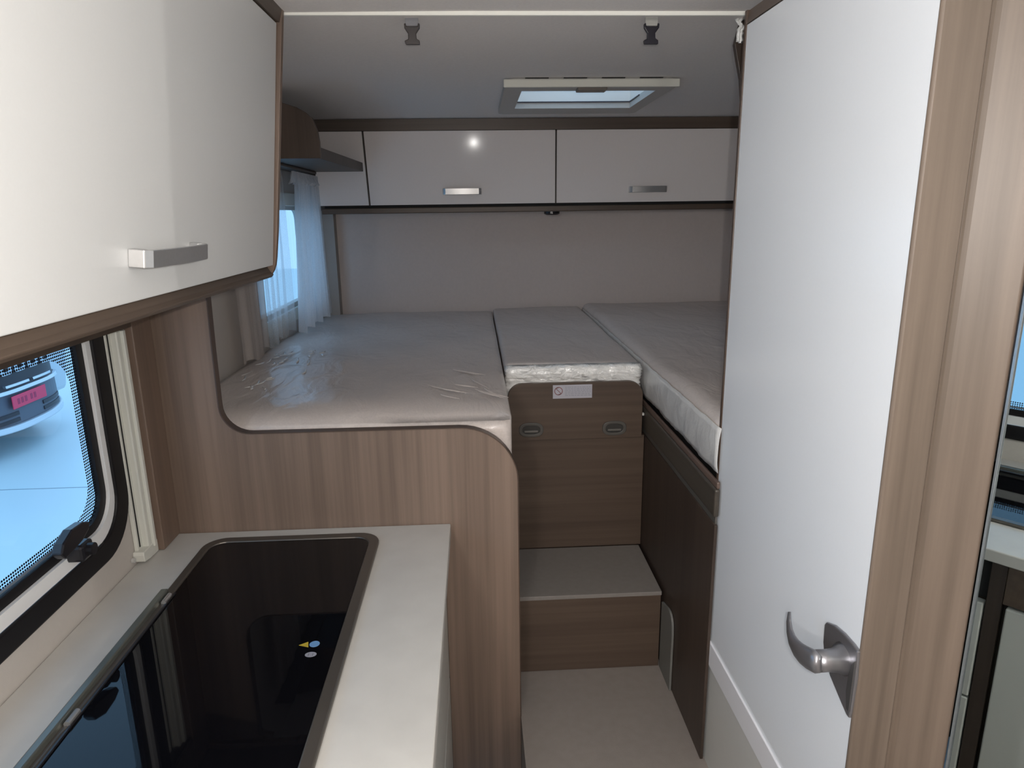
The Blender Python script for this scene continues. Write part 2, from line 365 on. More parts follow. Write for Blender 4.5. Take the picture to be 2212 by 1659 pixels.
lt = obj('latch', BM() if False else box(BM(), XL-.012, XL+.030, 1.140, 1.178, .990, 1.022, .006), BLACKP, win, label='black window latch')
b = prism(BM(), [(1.085, 1.035), (1.095, 1.022), (1.150, 1.030), (1.172, 1.040), (1.178, 1.052), (1.160, 1.060), (1.125, 1.062), (1.095, 1.050)], 'yz', XL+.012, XL+.030)
obj('lever', b, BLACKP, lt, bevel=.003)
obj('catch', tube(BM(), [(XL+.010, 1.160, 1.008), (XL+.040, 1.160, 1.008)], .011), BLACKP, lt, smooth=False)
# blind cassette side rail
rail = thing('blind_rail', 'white vertical blind rail at the right of the kitchen window', 'blind rail', (XL, 1.4, .88))
obj('back_profile', box(BM(), XL+.0005, XL+.009, 1.360, 1.415, .895, 1.360, .002), PLASTW, rail)
obj('guide_slot', box(BM(), XL+.0005, XL+.0100, 1.3665, 1.3700, .905, 1.359), DARK, rail)
obj('raised_profile', box(BM(), XL+.0005, XL+.022, 1.380, 1.415, .892, 1.3625, .003), PLASTW, rail)
obj('rib', box(BM(), XL+.0005, XL+.028, 1.394, 1.405, .892, 1.362, .002), PLASTW, rail)
b = prism(BM(), [(1.350, .893), (1.352, .878), (1.375, .874), (1.4155, .872), (1.4155, .900), (1.352, .900)], 'yz', XL+.0005, XL+.024)
obj('end_cap', b, PLASTW, rail, bevel=.002)
obj('screw_cover', tube(BM(), [(XL+.001, 1.345, .886), (XL+.007, 1.345, .886)], .0055), PLASTG, rail)

# upper cabinet over the worktop, door leaning outwards at the top
def cx(z, off=0): return -.4195 + (z-1.478)*.110 + off
up = thing('upper_kitchen_cabinet', 'white fronted overhead cabinet with walnut edge above kitchen window', 'cabinet', (-.55, .8, 1.45))
b = prism(BM(), [(XL+.001, 1.463), (cx(1.463)-.022, 1.463), (cx(1.95)-.022, 1.95), (XL+.001, 1.95)], 'xz', -.6, 1.484)
obj('carcass', b, WOODY, up)
z0, z1 = 1.479, 1.940
b = prism(BM(), [(cx(z0)-.018, z0), (cx(z0), z0), (cx(z1), z1), (cx(z1)-.018, z1)], 'xz', .12, 1.478)
dr = obj('door', b, WHITE, up, bevel=.0015)
b = prism(BM(), [(cx(z0)-.018, z0), (cx(z0), z0), (cx(z1), z1), (cx(z1)-.018, z1)], 'xz', -.6, .115)
obj('door', b, WHITE, up, bevel=.0015)
ep = [(XL+.001, 1.452), (-.478, 1.4505), (-.470, 1.4455), (-.452, 1.4465), (-.438, 1.4510), (-.428, 1.4590), (-.4215, 1.4680), (-.4170, 1.4800), (-.4140, 1.4950), (cx(1.548, .0055), 1.548), (cx(1.974, .0085), 1.974), (XL+.001, 1.974)]
obj('end_panel', prism(BM(), ep, 'xz', 1.4845, 1.4995), wood('end_panel_wood', (0.16, 0.11, 0.082), (0.26, 0.185, 0.14), 'z'), up, bevel=.0015)
b = prism(BM(), [(cx(1.478)-.030, 1.463), (cx(1.478)-.034, 1.4540), (cx(1.478)-.018, 1.4520), (cx(1.478)-.006, 1.4545), (cx(1.478)-.001, 1.460), (cx(1.478)-.008, 1.466), (cx(1.478)-.014, 1.4765), (cx(1.478)-.03, 1.4765)], 'xz', -.6, 1.484)
obj('light_valance', b, WOODY, up, bevel=.002)
obj('wall_board', box(BM(), XL+.030, XL+.036, -.6, 1.414, 1.3665, 1.4625), WOODY, up)
obj('wall_board', box(BM(), XL+.001, XL+.030, -.6, 1.300, 1.375, 1.380), WOODY, up)
b = prism(BM(), [(cx(1.942)-.02, 1.9425), (cx(1.942)+.004, 1.9425), (cx(1.97)+.010, 1.9745), (cx(1.97)-.02, 1.9745)], 'xz', -.6, 1.484)
obj('top_trim', b, WOODY, up)
def bow_handle(p, along, out, L, up_, H=.022, mat=ALU, parent=None, proj=.026, t=.005):
    # rectangular-section bow handle: two feet and a shallow bowed grip
    p, along, out, up_ = map(Vector, (p, along, out, up_))
    b = BM(); n = 14; rows = []
    path = [(-L/2, 0), (-L/2+.002, proj*.7), (-L/2+.012, proj*.95)] + [(-L/2+.012+(L-.024)*k/n, proj*(.95+.12*math.sin(math.pi*k/n))) for k in range(1, n)] + [(L/2-.012, proj*.95), (L/2-.002, proj*.7), (L/2, 0)]
    for i, (s, o) in enumerate(path):
        w = .030 if i in (0, len(path)-1) else t
        rows.append((s, o))
    def inner(s, o):
        k = 1 if abs(s) < L/2-.011 else 0
        return (math.copysign(max(abs(s)-.016*(1-k) , 0), s), max(o-t*1.1, 0) if k else (o if o < .001 else o-t))
    V = []
    for s, o in rows:
        si, oi = inner(s, o)
        V.append([b.verts.new(p+along*a+out*c+up_*h) for a, c, h in ((s, o, H/2), (s, o, -H/2), (si, oi, -H/2), (si, oi, H/2))])
    for A, B in zip(V, V[1:]):
        for k in range(4): b.faces.new((A[k], A[(k+1) % 4], B[(k+1) % 4], B[k]))
    b.faces.new(V[0][::-1]); b.faces.new(V[-1])
    bmesh.ops.recalc_face_normals(b, faces=b.faces)
    return obj('handle', b, mat, parent, bevel=.0012)
ax = Vector((.110, 0, 1)).normalized()
bow_handle((cx(1.533), .958, 1.533), (0, 1, 0), (1, 0, -.12), .200, ax, parent=dr)

# ------------------------------------------------------------------ LEFT BED, CENTRE, RIGHT BED
def mattress(name, x0, x1, y0, y1, z0, z1, mat, parent, r=.03, sag=.004, nx=36, ny=60, seed=1, front=0):
    rnd = random.Random(seed); ph = [rnd.uniform(0, 6) for _ in range(6)]
    b = BM(); box(b, x0, x1, y0, y1, z0, z1)
    bmesh.ops.subdivide_edges(b, edges=[e for e in b.edges if abs((e.verts[0].co-e.verts[1].co).x) > .5*(x1-x0)], cuts=nx)
    bmesh.ops.subdivide_edges(b, edges=[e for e in b.edges if abs((e.verts[0].co-e.verts[1].co).y) > .5*(y1-y0)], cuts=ny, use_grid_fill=True)
    bmesh.ops.subdivide_edges(b, edges=[e for e in b.edges if abs((e.verts[0].co-e.verts[1].co).z) > .5*(z1-z0)], cuts=5, use_grid_fill=True)
    for v in b.verts:
        x, y, z = v.co
        cxx = min(max(x, x0+r), x1-r); cyy = min(max(y, y0+r), y1-r); cz = min(max(z, z0+r), z1-r)
        d = v.co-Vector((cxx, cyy, cz))
        if d.length > r: v.co = Vector((cxx, cyy, cz))+d.normalized()*r
        if z > z1-.001:
            if front and v.co.y < y0+.12: v.co.z -= front*(1-(v.co.y-y0)/.12)**2
            v.co.z += sag*(math.sin(6*x+3*y+ph[0])+.6*math.sin(-9*x+11*y+ph[1])+.35*math.sin(23*x+17*y+ph[2]))*.5
    return obj(name, b, mat, parent, smooth=True)
bl = thing('bed_mattress', 'wide grey mattress in clear plastic film beside the curtained window', 'mattress', (-.32, 2.4, .99), )
mattress('mattress_body', XL+.012, .078, 1.535, 3.235, .992, 1.133, MATT, bl, seed=2, sag=.007, r=.014, front=.022)
# crumples of film near the curtain and the front edge
def folds(x0, x1, y0, y1, z, n, ang, mat, parent, seed, L=(.05, .16), name='film_folds'):
    rnd = random.Random(seed); b = BM()
    for _ in range(n):
        cx_, cy_ = rnd.uniform(x0, x1), rnd.uniform(y0, y1); l = rnd.uniform(*L); a = math.radians(ang+rnd.uniform(-25, 25))
        w = rnd.uniform(.002, .005); h = rnd.uniform(.0012, .003); m = 7
        rows = []
        for k in range(m):
            t = k/(m-1); s = math.sin(math.pi*t)
            bx = cx_+math.cos(a)*(t-.5)*l+.010*math.sin(3*t+a); by = cy_+math.sin(a)*(t-.5)*l
            rows.append([b.verts.new((bx-math.sin(a)*w*u*s, by+math.cos(a)*w*u*s, z+h*s*(1-abs(u)) - .001*(abs(u)))) for u in (-1, 0, 1)])
        for A, B in zip(rows, rows[1:]):
            for k in range(2): b.faces.new((A[k], A[k+1], B[k+1], B[k]))
    return obj(name, b, mat, parent, smooth=True, kind='stuff')
folds(-.67, -.50, 1.72, 2.3, 1.1385, 30, 60, FILMS, bl, 5, (.03, .09))
folds(-.10, .05, 1.66, 1.95, 1.137, 10, 120, MATT, bl, 9)
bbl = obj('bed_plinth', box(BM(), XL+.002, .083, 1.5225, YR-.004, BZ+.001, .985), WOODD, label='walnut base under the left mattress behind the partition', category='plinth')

cm = thing('centre_mattress', 'narrow grey mattress bridging the two beds above the steps', 'mattress', (.28, 2.6, 1.05))
mattress('mattress_body', .0805, .486, 1.968, 3.235, 1.05, 1.144, MATT, cm, seed=4, sag=.004, r=.012)
# crumpled film on its front end
rnd = random.Random(3)
b = BM(); NX, NZ = 70, 22; g = []
for i in range(NX+1):
    row = []
    for j in range(NZ+1):
        u, t = i/NX, j/NZ
        x = .080+.404*u; z = 1.147-.112*t
        # corners hang lower than the middle
        y = 1.9425-.004 + .022*max(0, 1-t*9)**2 + .018*min(1, max(0, (t-.25)/.2))
        e = min(u, 1-u); 
        if e < .05: y += .018*(1-e/.05)**2; z -= .006*(1-e/.05)**2*(1-t)
        dz = 1.6*.0030*math.sin(38*x+60*t+3*math.sin(21*x)) + .0022*math.sin(95*x-26*t)+.0018*math.sin(170*x+90*t+5*math.sin(30*x))
        y += dz*(1 if t > .05 else t*20)
        row.append(b.verts.new((x, y-.004, z)))
    g.append(row)
for i in range(NX):
    for j in range(NZ): b.faces.new((g[i][j], g[i+1][j], g[i+1][j+1], g[i][j+1]))
fo_ = obj('film_wrap', b, FILM, cm, smooth=True, label='shiny crumpled white plastic wrap')
m = fo_.modifiers.new('s', 'SOLIDIFY'); m.thickness = .001

# centre bed base / drop-front riser
cb = thing('bed_step_riser', 'walnut front panel under the centre mattress behind the top step', 'panel', (.28, 1.95, BZ))
obj('lower_panel', box(BM(), .090, .4955, 1.946, 1.964, .566, .925, .001), WOODX, cb)
obj('flap', prism(BM(), rrect(.0865, .4835, .925, 1.096, (.004, .042, .042, .004)), 'xz', 1.9305, 1.9455), WOODX, cb, bevel=.0015)
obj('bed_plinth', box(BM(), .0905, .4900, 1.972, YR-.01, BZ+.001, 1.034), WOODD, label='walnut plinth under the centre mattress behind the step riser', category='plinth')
for hx, hz in ((.154, .957), (.401, .955)):
    r1 = [(hx+.036*math.copysign(abs(math.cos(a))**.7, math.cos(a)), hz+.022*math.copysign(abs(math.sin(a))**.8, math.sin(a))) for a in [k*math.pi/14 for k in range(28)]]
    r0 = [(hx+(x-hx)*.72, hz+(z-hz)*.62) for x, z in r1]
    hd = obj('recessed_pull', prism(BM(), r1, 'xz', 1.9255, 1.9308, [r0]), plain('pull_grey', (.085, .08, .072), .4, noise=.05), cb, bevel=.0015)
    obj('cup', prism(BM(), [(hx+(x-hx)*.74, hz+(z-hz)*.64) for x, z in r1], 'xz', 1.9300, 1.9306), plain('cup_dark', (.035, .033, .03), .5), hd)
    obj('tongue', box(BM(), hx-.020, hx+.020, 1.9262, 1.9300, hz-.008, hz-.002, .001), plain('tongue_grey', (.14, .135, .125), .35), hd)
obj('peg', box(BM(), .484, .4910, 1.932, 1.943, .989, .998, .002), PLASTG, cb, label='small pale plastic peg')
# safety sticker
sk = obj('safety_sticker', box(BM(), .218, .333, 1.9293, 1.9300, 1.0500, 1.0905), plain('sticker_paper', (.46, .46, .52), .5), cb, label='white sticker with prohibition sign')
cS = (.2345, 1.0725)
b = prism(BM(), [(cS[0]+.0125*math.cos(a), cS[1]+.0125*math.sin(a)) for a in [k*math.pi/16 for k in range(32)]], 'xz', 1.9289, 1.9293, [[(cS[0]+.0100*math.cos(a), cS[1]+.0100*math.sin(a)) for a in [k*math.pi/16 for k in range(32)]]])
box(b, cS[0]-.001, cS[0]+.001, 1.9289, 1.9293, cS[1]-.010, cS[1]+.010)
for v in b.verts:
    if abs(v.co.x-cS[0]) < .0012 and abs(v.co.z-cS[1]) < .0101 and math.hypot(v.co.x-cS[0], v.co.z-cS[1]) < .0102:
        x, z = v.co.x-cS[0], v.co.z-cS[1]; v.co.x = cS[0]+x*.7071-z*.7071; v.co.z = cS[1]+x*.7071+z*.7071
obj('prohibition_sign', b, plain('sign_red', (.26, .13, .14), .5), sk)
b = BM(); rnd = random.Random(8)
for k in range(6):
    x = .2535; zz = 1.0835-k*.0050
    while x < .327:
        w = rnd.uniform(.004, .010); box(b, x, min(x+w, .329), 1.9289, 1.9293, zz-.0008, zz+.0008); x += w+.002
    if k in (1, 4): pass
obj('small_print', b, plain('sticker_ink', (.30, .31, .37), .6), sk, kind='stuff')

# steps
st = thing('entry_step', 'low walnut step with grey vinyl tread in front of the centre bed', 'step', (.29, 1.8, BZ))
obj('riser', box(BM(), .089, .488, 1.671, 1.689, BZ+.001, .553, .001), WOODX, st)
obj('tread', box(BM(), .089, .4895, 1.669, 1.9445, .5535, .565, .0015), plain('step_vinyl', (.235, .215, .20), .6, noise=.1, nscale=60), st)
# side plate beside the step on the aisle floor
obj('kick_plate', prism(BM(), [(1.565, BZ+.001), (1.668, BZ+.001), (1.668, .535)]+arc(1.600, .518, .034, 80, 170, 5)[::1]+[(1.563, .50)], 'yz', .4895, .4955), plain('kick_grey', (.17, .17, .16), .5, noise=.05), label='grey plastic kick plate on the walnut wall right of the low step', category='kick plate', bevel=.001)

# right bed
rb = thing('bed_box', 'dark walnut bed box with long rails under the right mattress', 'bed box', (.9, 2.3, BZ))
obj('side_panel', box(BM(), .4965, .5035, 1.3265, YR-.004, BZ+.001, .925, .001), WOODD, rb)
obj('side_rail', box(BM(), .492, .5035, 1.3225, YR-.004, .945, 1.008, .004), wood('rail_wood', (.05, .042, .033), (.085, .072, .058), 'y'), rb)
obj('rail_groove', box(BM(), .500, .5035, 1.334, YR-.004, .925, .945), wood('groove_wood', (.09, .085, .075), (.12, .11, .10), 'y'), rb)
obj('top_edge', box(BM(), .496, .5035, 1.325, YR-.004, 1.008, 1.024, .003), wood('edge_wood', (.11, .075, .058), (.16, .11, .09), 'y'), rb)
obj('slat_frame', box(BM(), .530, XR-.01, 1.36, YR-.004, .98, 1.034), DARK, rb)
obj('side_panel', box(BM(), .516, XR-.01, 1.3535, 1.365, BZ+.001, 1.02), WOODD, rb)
rm = thing('right_mattress', 'thick grey mattress with pale side on the right bed', 'mattress', (.9, 2.3, 1.04))
mb = mattress('mattress_body', .502, XR-.012, 1.3345, 3.235, 1.037, 1.158, MATT, rm, r=.026, seed=7, sag=.004)
b = BM(); g = []
for i in range(91):
    y = 1.331+(3.20-1.331)*i/90; row = []
    for j in range(9):
        t = j/8; z = 1.040+.100*t
        x = .4995-.005*math.sin(math.pi*t)+.0010*math.sin(60*y+4*t)+.0008*math.sin(133*y)+.0006*math.sin(31*y+9*t)
        row.append(b.verts.new((x, y, z+.0025*math.sin(25*y)*(1-t))))
    g.append(row)
for i in range(90):
    for j in range(8): b.faces.new((g[i][j], g[i+1][j], g[i+1][j+1], g[i][j+1]))
fs = obj('side_film', b, MATTS, rm, smooth=True, label='pale plastic covered mattress side')
m = fs.modifiers.new('s', 'SOLIDIFY'); m.thickness = .001

# ------------------------------------------------------------------ REAR CABINETS
def cz_top(x, y): return ZC-(y-1.5)*.0105
rc = thing('rear_overhead_cabinet', 'long white fronted overhead cabinet with dark walnut rails on the rear wall', 'cabinet', (.3, 3.15, 1.6))
def ry(z): return 3.060-(z-1.615)*.09
def slab(x0, x1, z0, z1, skew0=0, skew1=0):
    b = BM(); V = []
    for (x, z) in ((x0+skew0, z0), (x1+skew1, z0), (x1, z1), (x0, z1)):
        V.append((b.verts.new((x, ry(z), z)), b.verts.new((x, ry(z)+.018, z))))
    for i in range(4):
        j = (i+1) % 4; b.faces.new((V[i][0], V[j][0], V[j][1], V[i][1]))
    b.faces.new([v[0] for v in V]); b.faces.new([v[1] for v in V][::-1])
    bmesh.ops.recalc_face_normals(b, faces=b.faces); return b
obj('carcass', box(BM(), XL+.005, XR-.004, 3.082, YR-.002, 1.597, 1.952), WOODD, rc)
obj('top_rail', prism(BM(), [(ry(1.915)-.004, 1.9125), (3.081, 1.9125), (3.081, 1.957), (ry(1.95)-.004, 1.957)], 'yz', XL+.005, XR-.004), WOODX, rc)
obj('bottom_rail', prism(BM(), [(ry(1.6)-.010, 1.581), (3.12, 1.581), (3.12, 1.604), (ry(1.6)-.010, 1.604)], 'yz', -.642, XR-.004), WOODX, rc, bevel=.003)
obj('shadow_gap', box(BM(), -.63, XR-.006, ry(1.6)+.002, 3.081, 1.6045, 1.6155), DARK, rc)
obj('fixed_panel', slab(-.655, -.451, 1.616, 1.911, 0, .008), REARW, rc)
d1 = obj('door', slab(-.443, .352, 1.616, 1.911, .008, .002), REARW, rc)
d2 = obj('door', slab(.359, XR-.006, 1.616, 1.911, .002), REARW, rc)
for hx, dd in ((-.044, d1), (.755, d2)):
    bow_handle((hx, ry(1.668), 1.668), (1, 0, 0), (0, -1, 0), .165, (0, -.09, 1), H=.026, parent=dd)
sl = obj('spotlight', tube(BM(), [(.345, 3.10, 1.5805), (.345, 3.10, 1.571), (.345, 3.10, 1.566)], [.034, .034, .026], 20), BLACKP, label='small black round spotlight under the rear overhead cabinet', category='spotlight')
# corner shelf on the left wall
sh = thing('corner_shelf', 'walnut overhead shelf with curved end panel above the bed curtain', 'shelf', (-.6, 2.5, 1.75))
obj('shelf_board', prism(BM(), [(XL+.002, 2.32), (-.478, 2.32), (-.452, 3.022), (XL+.002, 3.022)], 'xy', 1.752, 1.787), WOODD, sh, bevel=.002)
b = prism(BM(), [(XL+.002, 1.752), (-.474, 1.752), (-.474, 1.80), (-.478, 1.835)] + [(-.491, 1.871), (-.51, 1.888), (-.536, 1.903), (-.584, 1.918), (-.66, 1.934), (XL+.002, 1.945)], 'xz', 2.300, 2.318)
obj('end_panel', b, wood('shelf_end_wood', (.075, .052, .04), (.12, .085, .066), 'z'), sh, bevel=.002)
obj('curtain_rail', box(BM(), -.700, -.640, 2.00, 3.000, 1.742, 1.7515, .002), WOODD, sh)

# ------------------------------------------------------------------ BED WINDOW AND CURTAINS
wb = thing('window_2', 'bright bed window behind the sheer curtain on the left wall', 'window', (XL, 2.7, 1.4)); wb['kind'] = 'structure'
obj('frame', prism(BM(), rrect(2.27, 3.13, 1.17, 1.665, .07), 'yz', XL, XL+.010, [rrect(2.32, 3.08, 1.22, 1.615, .05)]), PLASTW, wb, bevel=.003)
obj('inner_frame', prism(BM(), rrect(2.31, 3.09, 1.21, 1.625, .055), 'yz', XL-.033, XL-.006, [rrect(2.335, 3.065, 1.235, 1.60, .045)]), PLASTG, wb)
obj('pane', prism(BM(), rrect(2.31, 3.09, 1.21, 1.625, .05), 'yz', XL-.028, XL-.024), GLASS, wb)
def curtain(name, y0, y1, zt, zb, xc, amp, waves, mat, parent, seed, flare=0, ny=150, nz=26, hem=.01):
    rnd = random.Random(seed); ph = [rnd.uniform(0, 6) for _ in range(5)]
    b = BM(); g = []
    for i in range(ny+1):
        u = i/ny; row = []
        for j in range(nz+1):
            t = j/nz
            y = y0+(y1-y0)*u + flare*t*(u-.5)
            a = amp*(.45+.55*t)
            x = xc + a*(math.sin(2*math.pi*waves*u+ph[0]+.9*math.sin(2.2*t+ph[1]))+.35*math.sin(2*math.pi*waves*2.3*u+ph[2]+t)) + .012*t*math.sin(3*u+ph[3])
            z = zt+(zb-zt)*t + hem*t*math.sin(2*math.pi*waves*.5*u+ph[4])
            row.append(b.verts.new((x, y, z)))
        g.append(row)
    for i in range(ny):
        for j in range(nz): b.faces.new((g[i][j], g[i+1][j], g[i+1][j+1], g[i][j+1]))
    return obj(name, b, mat, parent, smooth=True)
cu = thing('sheer_curtain', 'gathered white sheer curtain hanging right of the bed window', 'curtain', (-.66, 2.9, 1.74))
curtain('cloth', 2.69, 3.03, 1.735, 1.152, -.652, .018, 7, SHEERD, cu, 3, flare=.14, ny=220)
curtain('heading_tape', 2.66, 3.02, 1.737, 1.700, -.655, .010, 14, SHEERD, cu, 5, ny=160, nz=4)
cu2 = thing('voile_curtain', 'thin white sheer curtain drawn over the left of the bed window', 'curtain', (-.69, 2.3, 1.74))
curtain('cloth', 2.325, 2.655, 1.735, 1.148, -.694, .010, 4, SHEER, cu2, 11, ny=120)
curtain('side_hem', 2.02, 2.325, 1.735, 1.148, -.694, .006, 3, sheer_mat('voile_doubled', .86, (.66, .60, .56)), cu2, 12, ny=80)

# ------------------------------------------------------------------ ROOF HATCH
SHW = plain('hatch_white', (.80, .80, .78), .4, noise=.02)
rh = thing('roof_hatch', 'white framed roof skylight open to daylight above the beds', 'skylight', (.37, 2.5, 1.95))
zf = ZC-.0105*.8
obj('frame', prism(BM(), rrect(.105, .628, 2.205, 2.80, .03), 'xy', 1.943, zf-.0005, [[(.160, 2.285), (.580, 2.285), (.580, 2.655), (.160, 2.655)]]), PLASTG, rh, bevel=.004)
obj('front_lip', box(BM(), .100, .632, 2.196, 2.206, 1.940, zf-.0035, .003), PLASTW, rh)
for k in range(4): obj('slot', box(BM(), .165+k*.115, .235+k*.115, 2.1955, 2.2035, 1.9650, 1.9685), DARK, rh)
b = BM()
box(b, .150, .590, 2.656, 2.666, 1.9672, 2.13); box(b, .150, .590, 2.274, 2.284, 1.9672, 2.13)
box(b, .149, .159, 2.284, 2.656, 1.9672, 2.13); box(b, .581, .591, 2.284, 2.656, 1.9672, 2.13)
obj('shaft', b, plain('shaft_white', (.88, .86, .82), .35), rh)
obj('blind_edge', box(BM(), .160, .580, 2.650, 2.6545, 1.9625, 1.9655), plain('blind_edge_dark', (.03, .025, .04), .4), rh)
obj('blind_edge', box(BM(), .5765, .5798, 2.50, 2.6495, 1.9625, 1.9655), bpy.data.materials['blind_edge_dark'], rh)
obj('latch', box(BM(), .325, .415, 2.215, 2.262, 1.934, 1.944, .003), plain('latch_taupe', (.16, .14, .125), .4), rh)
def dome_mat():
    m, nt, b = _mat('frosted_dome'); nt.nodes.remove(b)
    t = nt.nodes.new('ShaderNodeBsdfTranslucent'); t.inputs[0].default_value = (1.0, .93, .85, 1)
    tr = nt.nodes.new('ShaderNodeBsdfTransparent'); mx = nt.nodes.new('ShaderNodeMixShader'); mx.inputs[0].default_value = .5
    nt.links.new(tr.outputs[0], mx.inputs[1]); nt.links.new(t.outputs[0], mx.inputs[2]); nt.links.new(mx.outputs[0], nt.nodes['Material Output'].inputs[0]); return m
obj('dome', prism(BM(), rrect(.14, .60, 2.265, 2.675, .03), 'xy', 2.130, 2.136), dome_mat(), rh)

# ------------------------------------------------------------------ STRAPS
def strap(x, label, dark):
    s = thing('safety_net_strap', label, 'strap', (x, 1.553, ZC), 'buckle straps hanging from the ceiling strip')
    b = box(BM(), x-.0130, x+.0130, 1.552, 1.5545, 1.9525, ZC-.0005); obj('webbing', b, plain('grey_webbing', (.26, .26, .28) if dark < .5 else (.40, .40, .38), .8, noise=.1, nscale=600), s)
    prof = [(-.0085, .927), (-.016, .9245), (-.0145, .9175 - .0005), (.0150, .9175-.0005), (.0145, .9245), (.0085, .928), (.0080, .938), (.0155, .948), (.0160, .956), (.0125, .9575), (.0115, .951), (-.0115, .951), (-.0125, .9575), (-.0160, .956), (-.0155, .948), (-.0085, .938)]
    b = prism(BM(), [(x+u, 1+v) for u, v in prof], 'xz', 1.549, 1.558)
    obj('buckle', b, plain('buckle_plastic', (.045, .038, .038) if dark < .5 else (.012, .011, .02), .35), s, bevel=.0015)
strap(-.115, 'left of two black buckle straps hanging from white ceiling strip', 0)
strap(.381, 'right of two black buckle straps, nearer the white door', 1)

# ------------------------------------------------------------------ RIGHT SIDE: bathroom wall, white door, handle, post, mirror
XD = .507
YF = 1.352
dw = thing('door_1', 'tall glossy white bathroom door on the right', 'door', (XD, 1.04, 0)); dw['kind'] = 'structure'
obj('leaf', box(BM(), XD, XD+.030, .784, YF-.004, .600, 1.9045), DOORW, dw)
obj('lower_panel', box(BM(), XD+.001, XD+.030, .784, YF-.004, .02, .5995), plain('lower_panel_grey', (.60, .61, .60), .35, noise=.02), dw)
obj('kick_trim', box(BM(), XD-.004, XD+.001, .784, YF-.004, .583, .640, .0012), plain('pale_trim', (.84, .85, .90), .35), dw)
obj('door_edge', box(BM(), XD-.002, XD+.030, YF-.0035, YF+.006, .0, 1.9300, .001), EDGE, dw)
obj('head_trim', prism(BM(), [(XD-.002, 1.906), (XD+.03, 1.906), (XD+.03, 1.9300), (XD+.004, 1.9300)], 'xz', .784, YF-.0035), wood('head_wood', (.10, .075, .062), (.15, .115, .095), 'y'), dw)
struct('wall_bathroom', box(BM(), XD+.032, XD+.05, .822, YF+.006, 0, ZC), CEILM, 'pale filler above the white bathroom door', 'wall')
# lever handle: leaf-shaped plate, neck, curved lever
lh = obj('lever_handle', prism(BM(), [(.768, .885), (.772, 1.000), (.800, 1.012), (.852, 1.001)][::1] if False else
        [(.7855, .905), (.7835, .960), (.7855, 1.000), (.800, 1.0020), (.825, 1.0020), (.850, .9980), (.869, .9900), (.8735, .9830), (.8720, .955), (.864, .935), (.845, .918), (.820, .905), (.795, .893), (.787, .893)], 'yz', XD-.006, XD-.0002), GREYM, dw, bevel=.002, label='satin grey lever handle on a leaf-shaped plate')
nk = (.800, .972)
obj('neck', tube(BM(), [(XD-.004, .816, .966), (XD-.010, .814, .967), (XD-.020, .811, .969), (XD-.035, .807, .972), (XD-.053, .803, .975)], [.0240, .0195, .0165, .0150, .0150], 20), GREYM, lh, smooth=True)
# lever: from the hub (near) sweeping away and up
LEVER = [(.766, .998, .012, .0135), (.776, .995, .0165, .0140), (.790, .990, .0165, .0135), (.806, .9855, .0158, .0125), (.822, .9835, .0142, .0112), (.837, .985, .0120, .0095), (.850, .991, .0092, .0075), (.860, 1.001, .0062, .0055), (.866, 1.012, .0032, .0035)]
LEVER = [(y*1.034, 1.58-(1.58-z)*1.034, t, w) for y, z, t, w in LEVER]
b = BM(); LP = []
lev = LEVER
rows = []
for i, (y, z, t, w) in enumerate(lev):
    y0_, z0_ = lev[max(i-1, 0)][:2]; y1_, z1_ = lev[min(i+1, len(lev)-1)][:2]
    dy, dz = y1_-y0_, z1_-z0_; l = math.hypot(dy, dz); ny_, nz_ = -dz/l, dy/l
    rr = []
    for k in range(12):
        a = 2*math.pi*k/12
        cu_, su_ = math.cos(a), math.sin(a)
        rr.append(b.verts.new((XD-.053-.006*math.sin(math.pi*i/8)+.004*i/8+w*.55*cu_, y+ny_*t*su_, z+nz_*t*su_)))
    rows.append(rr)
for A, B in zip(rows, rows[1:]):
    for k in range(12): b.faces.new((A[k], A[(k+1) % 12], B[(k+1) % 12], B[k]))
b.faces.new(rows[0][::-1]); b.faces.new(rows[-1]); bmesh.ops.recalc_face_normals(b, faces=b.faces)
obj('lever', b, GREYM, lh, smooth=True)
# keyhole escutcheon rim on the plate
obj('plate_rim', prism(BM(), [(.7860, .905), (.7850, .985), (.792, .975), (.796, .955), (.797, .93), (.792, .905)], 'yz', XD-.0085, XD-.006), plain('rim_dark', (.12, .12, .125), .35, metal=.6), lh)

# walnut post between the door and the mirror, then the mirror panel
PHI = math.radians(-19); mt = Vector((-math.sin(PHI), -math.cos(PHI)))  # back-right along the mirror
post = thing('doorway_post', 'tall walnut post between the white door and the mirror', 'post', (.56, .77, 0))
b = prism(BM(), [(.5065, .7900), (.5045, .7865), (.5065, .7825), (.5560, .7785), (.5590, .7800), (.5590, .820), (.5375, .820), (.5375, .7900)], 'xy', 0, ZC-.001)
obj('left_moulding', b, WOODJ, post, bevel=.0015)
b = prism(BM(), [(.5592, .7830), (.5640, .7820), (.5680, .7780), (.6150, .7470), (.6182, .7478), (.6400, .800), (.5592, .820)], 'xy', 0, ZC-.001)
obj('right_moulding', b, wood('post_wood_warm', (0.092, 0.069, 0.052), (0.195, 0.150, 0.118), 'z', s=38), post, bevel=.0015)
obj('hinge_cap', tube(BM(), [(.604, .7565, 1.742), (.599, .750, 1.746), (.599, .747, 1.775), (.604, .7565, 1.779)], [.007, .008, .008, .007], 12), plain('hinge_grey', (.30, .34, .36), .35, metal=.3), post, label='small blue grey hinge cap')
mr = thing('wall_mirror', 'tall mirror to the right of the walnut post reflecting the kitchen', 'mirror', (.70, .5, 0))
A_ = Vector((.6190, .7435)); nrm = Vector((-math.cos(PHI), math.sin(PHI)))
def q(s, o): v = A_+mt*s+nrm*o; return (v.x, v.y)
obj('mirror_glass', prism(BM(), [q(0.002, .0), q(.62, .0), q(.62, -.004), q(0.002, -.004)], 'xy', .12, 1.95), MIRROR, mr)
